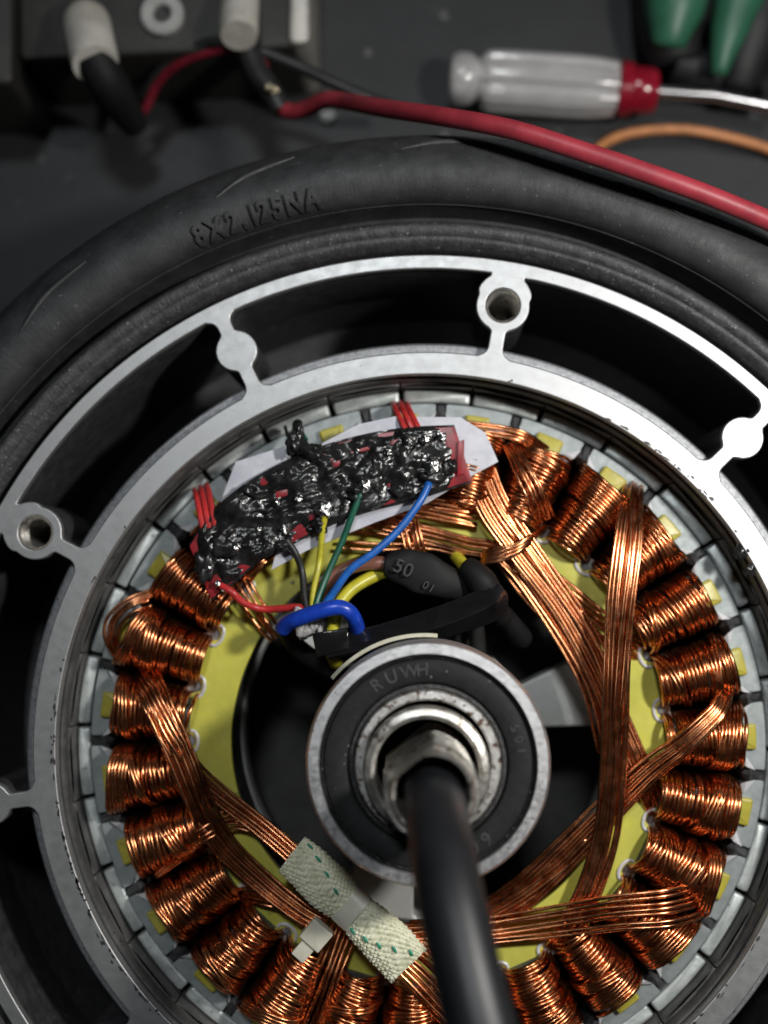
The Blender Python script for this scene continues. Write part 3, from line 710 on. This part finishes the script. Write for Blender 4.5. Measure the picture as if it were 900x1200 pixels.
for i in range(39):
    for j in range(n): f.append((i*n+j, i*n+(j+1) % n, (i+1)*n+(j+1) % n, (i+1)*n+j))
f.append(tuple(range(n))[::-1]); f.append(tuple(39*n+j for j in range(n)))
mb = MB(); mb.add(V, f); mb.build('shrunk_tube', SHR, hs, smooth='all')
def flatfn(px, py, z_, ang, bow=0.):
    o = P(px, py, z_); ca, sa = math.cos(ang), math.sin(ang)
    return lambda x, y, q: (o[0]+x*ca-y*sa, o[1]+x*sa+y*ca, o[2]+q-abs(y-7)*bow)
text_parts('50', flatfn(459, 668, 21, -.42), 23, .6, .1, PRNT, hs, 'printed_mark', adv=12)
text_parts('01', flatfn(494, 688, 19, -.5), 13, .6, .1, PRNT, hs, 'printed_mark', adv=8)
hs2 = thing('heat_shrink_sleeve', 'black heat shrink over a yellow wire stub, beside the cable tie loop', 'heat shrink', P(560, 680, 0), 'black heat shrink sleeves above the bearing')
MB().tube(catmull(PL([(533, 650, -44), (543, 662, -20), (553, 674, 0)]), 12), 7.5, 14).build('yellow_wire_stub', WYEL, hs2, smooth='all')
MB().tube(catmull(PL([(546, 664, 4), (556, 672, 10), (566, 684, 12), (574, 698, 4), (580, 712, -16), (590, 725, -30)]), 26), np.interp(np.linspace(0, 1, 26), [0, .3, 1], [13, 18, 12]), 18).build('shrunk_tube', SHR, hs2, smooth='all')
hs3 = thing('heat_shrink_sleeve', 'short black heat shrink end poking down right below the cable tie loop', 'heat shrink', P(600, 735, -30), 'black heat shrink sleeves above the bearing')
MB().tube(catmull(PL([(575, 712, -30), (590, 722, -45), (604, 738, -60), (616, 752, -75)]), 20), [13]*17+[12.5, 11.5, 9], 16).build('shrunk_tube', SHR, hs3, smooth='all')
wire('phase_wire', [(548, 690, -30), (556, 720, -34), (560, 760, -50), (562, 800, -70)], 10, WBLK, 'black lead going straight down behind the bearing', seg=14)
wire('phase_wire', [(530, 700, -60), (536, 730, -60), (540, 770, -70)], 9, WBLK, 'lower black lead left of the straight one, behind the bearing', seg=14)
wire('phase_wire', [(334, 735, -20), (350, 760, -40), (380, 780, -60), (402, 790, -80)], 12, WBLK, 'black lead bundle curling under the cable tie head', seg=14)
# black cable tie
ct = thing('cable_tie', 'glossy black cable tie looped tight around the wires above the bearing', 'cable tie', P(480, 730, 20))
cpts = PL([(384, 760, 18), (420, 752, 24), (470, 738, 28), (520, 722, 30), (560, 706, 30), (578, 696, 28), (583, 704, 20), (575, 716, 10), (530, 732, -4), (470, 750, -14), (400, 768, -20)])
path = catmull(cpts, 70); ca, sa = math.cos(.6), math.sin(.6)
sec = np.array([(-2.8, -14), (2.8, -14), (3.4, -12), (3.4, 12), (2.8, 14), (-2.8, 14), (-3.4, 12), (-3.4, -12)]); sec = np.array([(x*sa+y*ca, -x*ca+y*sa) for x, y in sec])
MB().sweep(path, sec, scale=np.ones(70)).build('strap', TIE, ct, smooth=True)
c = PL([(366, 742, 20), (408, 735, 20), (411, 760, 20), (372, 770, 20)])
MB().prism(c[:, :2], -4, 30, 2.5).build('tie_head', TIE, ct)
# ------------------------------------------------------------------ braided sleeve with white tie
sl = thing('braided_sleeve', 'short cream glass fibre sleeve with green tracer threads over the wires at lower left', 'sleeve', P(408, 1065, -10))
ps = catmull([P(342, 1001, 8), P(362, 1018, 12), P(385, 1040, 12), P(407, 1060, 10), P(430, 1082, 14), P(455, 1106, 14), P(478, 1131, 12)], 260)
T = np.gradient(ps, axis=0); T /= np.linalg.norm(T, axis=1)[:, None]
tt = np.linspace(0, 1, 260)
Wd = np.interp(tt, [0, .05, .3, .42, .47, .54, .6, .8, 1], [24, 25, 27.5, 24, 20.5, 20.5, 24.5, 28, 27.5]); Hd = np.interp(tt, [0, .3, .47, .54, .7, 1], [8, 12, 9, 9, 12, 7])
V = []; f = []; n = 132
def sl_pt(i, a, extra=0.):
    sd = np.cross(T[i], [0, 0, 1]); sd /= np.linalg.norm(sd); up = np.cross(sd, T[i])
    c_, s_ = math.cos(a), math.sin(a)
    return ps[i]+sd*(Wd[i]+extra)*math.copysign(abs(c_)**.8, c_)+up*(Hd[i]+extra)*math.copysign(abs(s_)**.8, s_)
for i in range(260):
    for j in range(n):
        a = 2*math.pi*j/n; U = i/260*200/5.6+.35*mnoise.noise(Vector((i*.03, j*.05, 5))); W2 = j/n*27+.4*mnoise.noise(Vector((i*.025, math.cos(a)*2, math.sin(a)*2)))
        iu, iw = math.floor(U+W2*.5), math.floor(W2-U*.5)
        x = (U+W2*.5) % 1-.5; y = (W2-U*.5) % 1-.5
        br = (1-(2*abs(x))**2.5)*(1-(2*abs(y))**2.5)
        V.append(sl_pt(i, a, 1.8*br-1.0+1.1*mnoise.noise(Vector((i*.12, j*.16, 0)))+(.7 if (iu+iw) % 2 else -.3)*br))
for i in range(259):
    for j in range(n): f.append((i*n+j, i*n+(j+1) % n, (i+1)*n+(j+1) % n, (i+1)*n+j))
mb = MB(); mb.add(V, f); mb.build('braid', BRAID, sl, smooth='all')
# tracer: short green stitches
for (i, a) in ((12, 2.5), (32, 2.2), (56, 1.95), (84, 1.72), (150, 1.05), (172, 1.25), (194, 1.45), (216, 1.65), (238, 2.0)):
    q = [sl_pt(min(259, i+d), a-d*.004, 1.5) for d in (0, 3, 6, 9, 12)]
    MB().tube(q, [.6, 1.5, 1.7, 1.5, .6], 8).build('tracer_stitch', TRACE, sl)
# frayed lower end
mb = MB()
for k in range(26):
    a = rng.uniform(0, 6.28); p0 = sl_pt(257, a, .3); mb.tube([p0, p0+T[-1]*rng.uniform(2, 5)+rng.normal(0, 1.2, 3)], [.7, .3], 5)
mb.build('frayed_strands', BRAID, sl, kind='stuff')
wt = thing('cable_tie', 'small translucent white cable tie cinched around the middle of the braided sleeve', 'cable tie', P(390, 1078, 0))
i0 = 132
ringp = [sl_pt(i0, a, 2.4) for a in np.linspace(0, 2*math.pi, 48, endpoint=False)]
MB().sweep(ringp, [(-1.2, -10.5), (1.2, -10.5), (1.2, 10.5), (-1.2, 10.5)], up=T[i0], closed=True).build('strap', TIEW, wt)
sd = np.cross(T[i0], [0, 0, 1]); sd /= np.linalg.norm(sd); cen = P(371, 1095, 0)
def lbox(c, ex, ey, hx, hy, z0, z1, name, mtl, par, bev=1.2):
    ex, ey = np.asarray(ex)[:2], np.asarray(ey)[:2]; c = np.asarray(c)[:2]
    p = np.array([c+ex*hx+ey*hy, c-ex*hx+ey*hy, c-ex*hx-ey*hy, c+ex*hx-ey*hy]); return MB().prism(round_poly(p, 1.5), z0, z1, bev).build(name, mtl, par)
lbox(cen, T[i0], sd, 14.5, 13.5, -10, 8, 'tie_head', TIEW, wt)
lbox(P(357, 1112, 0), T[i0], sd, 9, 13, -3, 5, 'tie_tail', TIEW, wt, .8)
# ------------------------------------------------------------------ red power cable above
wire('power_cable', [(330, 128, -230), (345, 131, -220), (362, 126, -200), (382, 117, -170), (405, 119, -140), (450, 127, -60), (520, 137, 20), (600, 152, 66), (690, 180, 78), (770, 207, 78), (840, 233, 70), (920, 268, 50), (1040, 330, 0)], 11.3, REDC, 'long red cable crossing over the top of the tyre', 'cable', n=90, seg=22)
wire('lead_wire', [(160, 142, -330), (172, 125, -320), (186, 96, -300), (215, 72, -270), (262, 58, -250), (300, 64, -240), (312, 80, -240)], 6.5, plastic('dark_red_wire', (.16, .01, .02)), 'thin dark red lead arching between the two white terminals')
wire('lead_wire', [(168, 120, -330), (190, 80, -290), (225, 57, -260), (265, 50, -245), (310, 62, -240), (350, 78, -250), (392, 98, -250), (440, 118, -260), (480, 130, -320)], 8.5, WBLK, 'thin black lead arching from the left terminal and running right under the red cable')
# connector end
cn = thing('crimp_connector', 'small taped black connector with a bare brass end at the start of the red cable', 'connector', P(315, 110, -230))
MB().tube(catmull(PL([(292, 60, -240), (302, 85, -235), (318, 108, -230), (330, 130, -230)]), 20), np.interp(np.linspace(0, 1, 20), [0, .5, 1], [18, 17, 15]), 16).build('taped_body', WBLK, cn)
MB().blob(P(318, 104, -212), 9, (1.2, .8, .6), 10, .2, 3).build('brass_end', BRASS, cn)
tag((lambda m: m.build('solder_scrap', SILI, loc=P(384, 137, -420)))(MB().blob(P(384, 137, -420), 9, (1.3, 1, .7), 8, .3, 5)), 'pale crumb of scrap lying on the bench under the red cable', 'scrap')
# ------------------------------------------------------------------ terminal box upper left
bx = thing('terminal_box', 'grimy dark metal terminal box with two white posts, at the upper left', 'terminal box', P(180, 0, -420))
q = [P(-160, 78, -300), P(22, 70, -300), P(176, 62, -300), P(362, 50, -300)]
def px_slab(pts, z0, z1, name, mtl, par, bev=6): 
    return MB().prism(round_poly(np.array([P(x, y, z1)[:2] for x, y in pts]), 14), z0, z1, bev).build(name, mtl, par)
px_slab([(22, 70), (178, 63), (300, 58), (350, 54), (352, -260), (20, -260)], -420, -250, 'box_body', BOXM, bx)
px_slab([(-200, 100), (14, 98), (16, -260), (-200, -260)], -420, -230, 'side_block', BOXM, bx)
px_slab([(338, 52), (363, 50), (360, -260), (346, -260)], -420, -243, 'edge_plate', mat('plate_edge_metal', (.42, .40, .36), (.3, .29, .26), .5, .5, 90), bx, 4)
cw = P(190, 17, -244)
MB().lathe([(13, -250), (13, -240), (16, -237), (28, -237), (31, -240), (31, -250)], cw[:2], 40).build('washer', mat('washer_plastic', (.36, .36, .34), (.28, .28, .27), .5), bx)
MB().lathe([(13.2, -249), (.1, -248.5)], cw[:2], 24).build('washer_hole', PIT, bx)
for (pa, pb, ra, name) in (((100, 18, -232), (112, 76, -180), 33, 'terminal_post'), ((282, -12, -240), (280, 42, -200), 27, 'terminal_post')):
    c = catmull([P(*pa), (P(*pa)+P(*pb))/2, P(*pb)], 12)
    MB().tube(c, ra*np.r_[.8, .96, np.ones(9), .94], 28).build(name, CERA, bx, smooth=True)
MB().tube(catmull([P(110, 66, -186), P(122, 90, -200), P(138, 116, -240), P(158, 146, -300)], 20), np.interp(np.linspace(0, 1, 20), [0, .4, 1], [27, 28, 20]), 24).build('post_boot', SHR, bx)
# ------------------------------------------------------------------ screwdriver
sd_ = thing('screwdriver', 'clear fluted plastic handled screwdriver with a red collar, lying on the bench behind the tyre', 'screwdriver', P(640, 100, -430))
A = P(527, 91, -372); B = P(722, 104, -372); dirn = (B-A)/np.linalg.norm(B-A); side = np.cross(dirn, [0, 0, 1])
Lh = np.linalg.norm(B-A); V = []; f = []; n = 96; ms = 40
prr = catmull(np.array([(0, 30), (8, 38), (30, 38), (42, 30), (52, 40), (64, 45), (150, 46), (215, 45), (Lh, 40)]), ms)
for i, (x, r) in enumerate(prr):
    for j in range(n):
        a = 2*math.pi*j/n; fl = 0 if x < 48 else .17
        rr = r*(1-fl*max(0, math.cos(6*a))**2.2)
        V.append(A+dirn*x+(side*math.cos(a)+np.array([0, 0, 1])*math.sin(a))*rr)
for i in range(ms-1):
    for j in range(n): f.append((i*n+j, i*n+(j+1) % n, (i+1)*n+(j+1) % n, (i+1)*n+j))
f += [tuple(range(n))[::-1], tuple((ms-1)*n+j for j in range(n))]
mb = MB(); mb.add(V, f); mb.build('handle', CLEAR, sd_)
MB().tube([B+dirn*t for t in (-1, 4, 22, 26, 32, 52, 60, 64)], [30, 41, 40, 34, 35, 34, 30, 12], 32).build('collar', RCOL, sd_)
MB().tube([B+dirn*60, B+dirn*150, P(900, 124, -372)], 10.5, 20).build('shaft', CHRM, sd_)
MB().tube([A+dirn*40, B-dirn*2], 9, 16).build('inner_tang', CHRM, sd_)
# ------------------------------------------------------------------ green grip pliers
pr = thing('pliers', 'pliers with green and black grips at the upper right edge', 'pliers', P(830, 20, -430))
def grip(pts, rad, mtl, name, flatz=.7):
    c = catmull(PL(pts), 30); r = np.interp(np.linspace(0, 1, 30), np.linspace(0, 1, len(rad)), rad)
    mb = MB(); mb.tube(c, r, 24); mb.build(name, mtl, pr, smooth='all')
BLKP = plastic('black_rubber_grip', (.008, .008, .009), .6)
grip([(808, -120, -330), (800, -60, -330), (792, 0, -330), (786, 36, -330), (783, 56, -335)], [56, 58, 54, 44, 24], GRNP, 'green_grip')
grip([(896, -120, -330), (882, -50, -330), (862, 10, -330), (848, 60, -330), (842, 88, -335)], [44, 44, 40, 28, 12], GRNP, 'green_grip')
grip([(800, -110, -370), (792, 0, -372), (786, 40, -376), (790, 75, -384)], [78, 74, 62, 40], BLKP, 'black_grip')
grip([(905, -100, -372), (884, 10, -376), (870, 70, -380), (862, 105, -390)], [66, 62, 52, 30], BLKP, 'black_grip')
grip([(960, -60, -360), (940, 40, -370), (915, 90, -380), (890, 110, -390)], [60, 58, 46, 24], BLKP, 'black_grip')
grip([(790, 72, -392), (815, 80, -395), (850, 90, -395)], [30, 34, 30], BLKP, 'black_grip')
wire('orange_wire', [(690, 185, -420), (712, 166, -405), (745, 155, -396), (800, 152, -392), (850, 160, -395), (905, 176, -405), (960, 200, -415)], 7.2, ORNG, 'thin orange wire curving on the bench at the right', seg=14)
for o in list(bpy.data.objects):
    if '_org' in o: del o['_org']
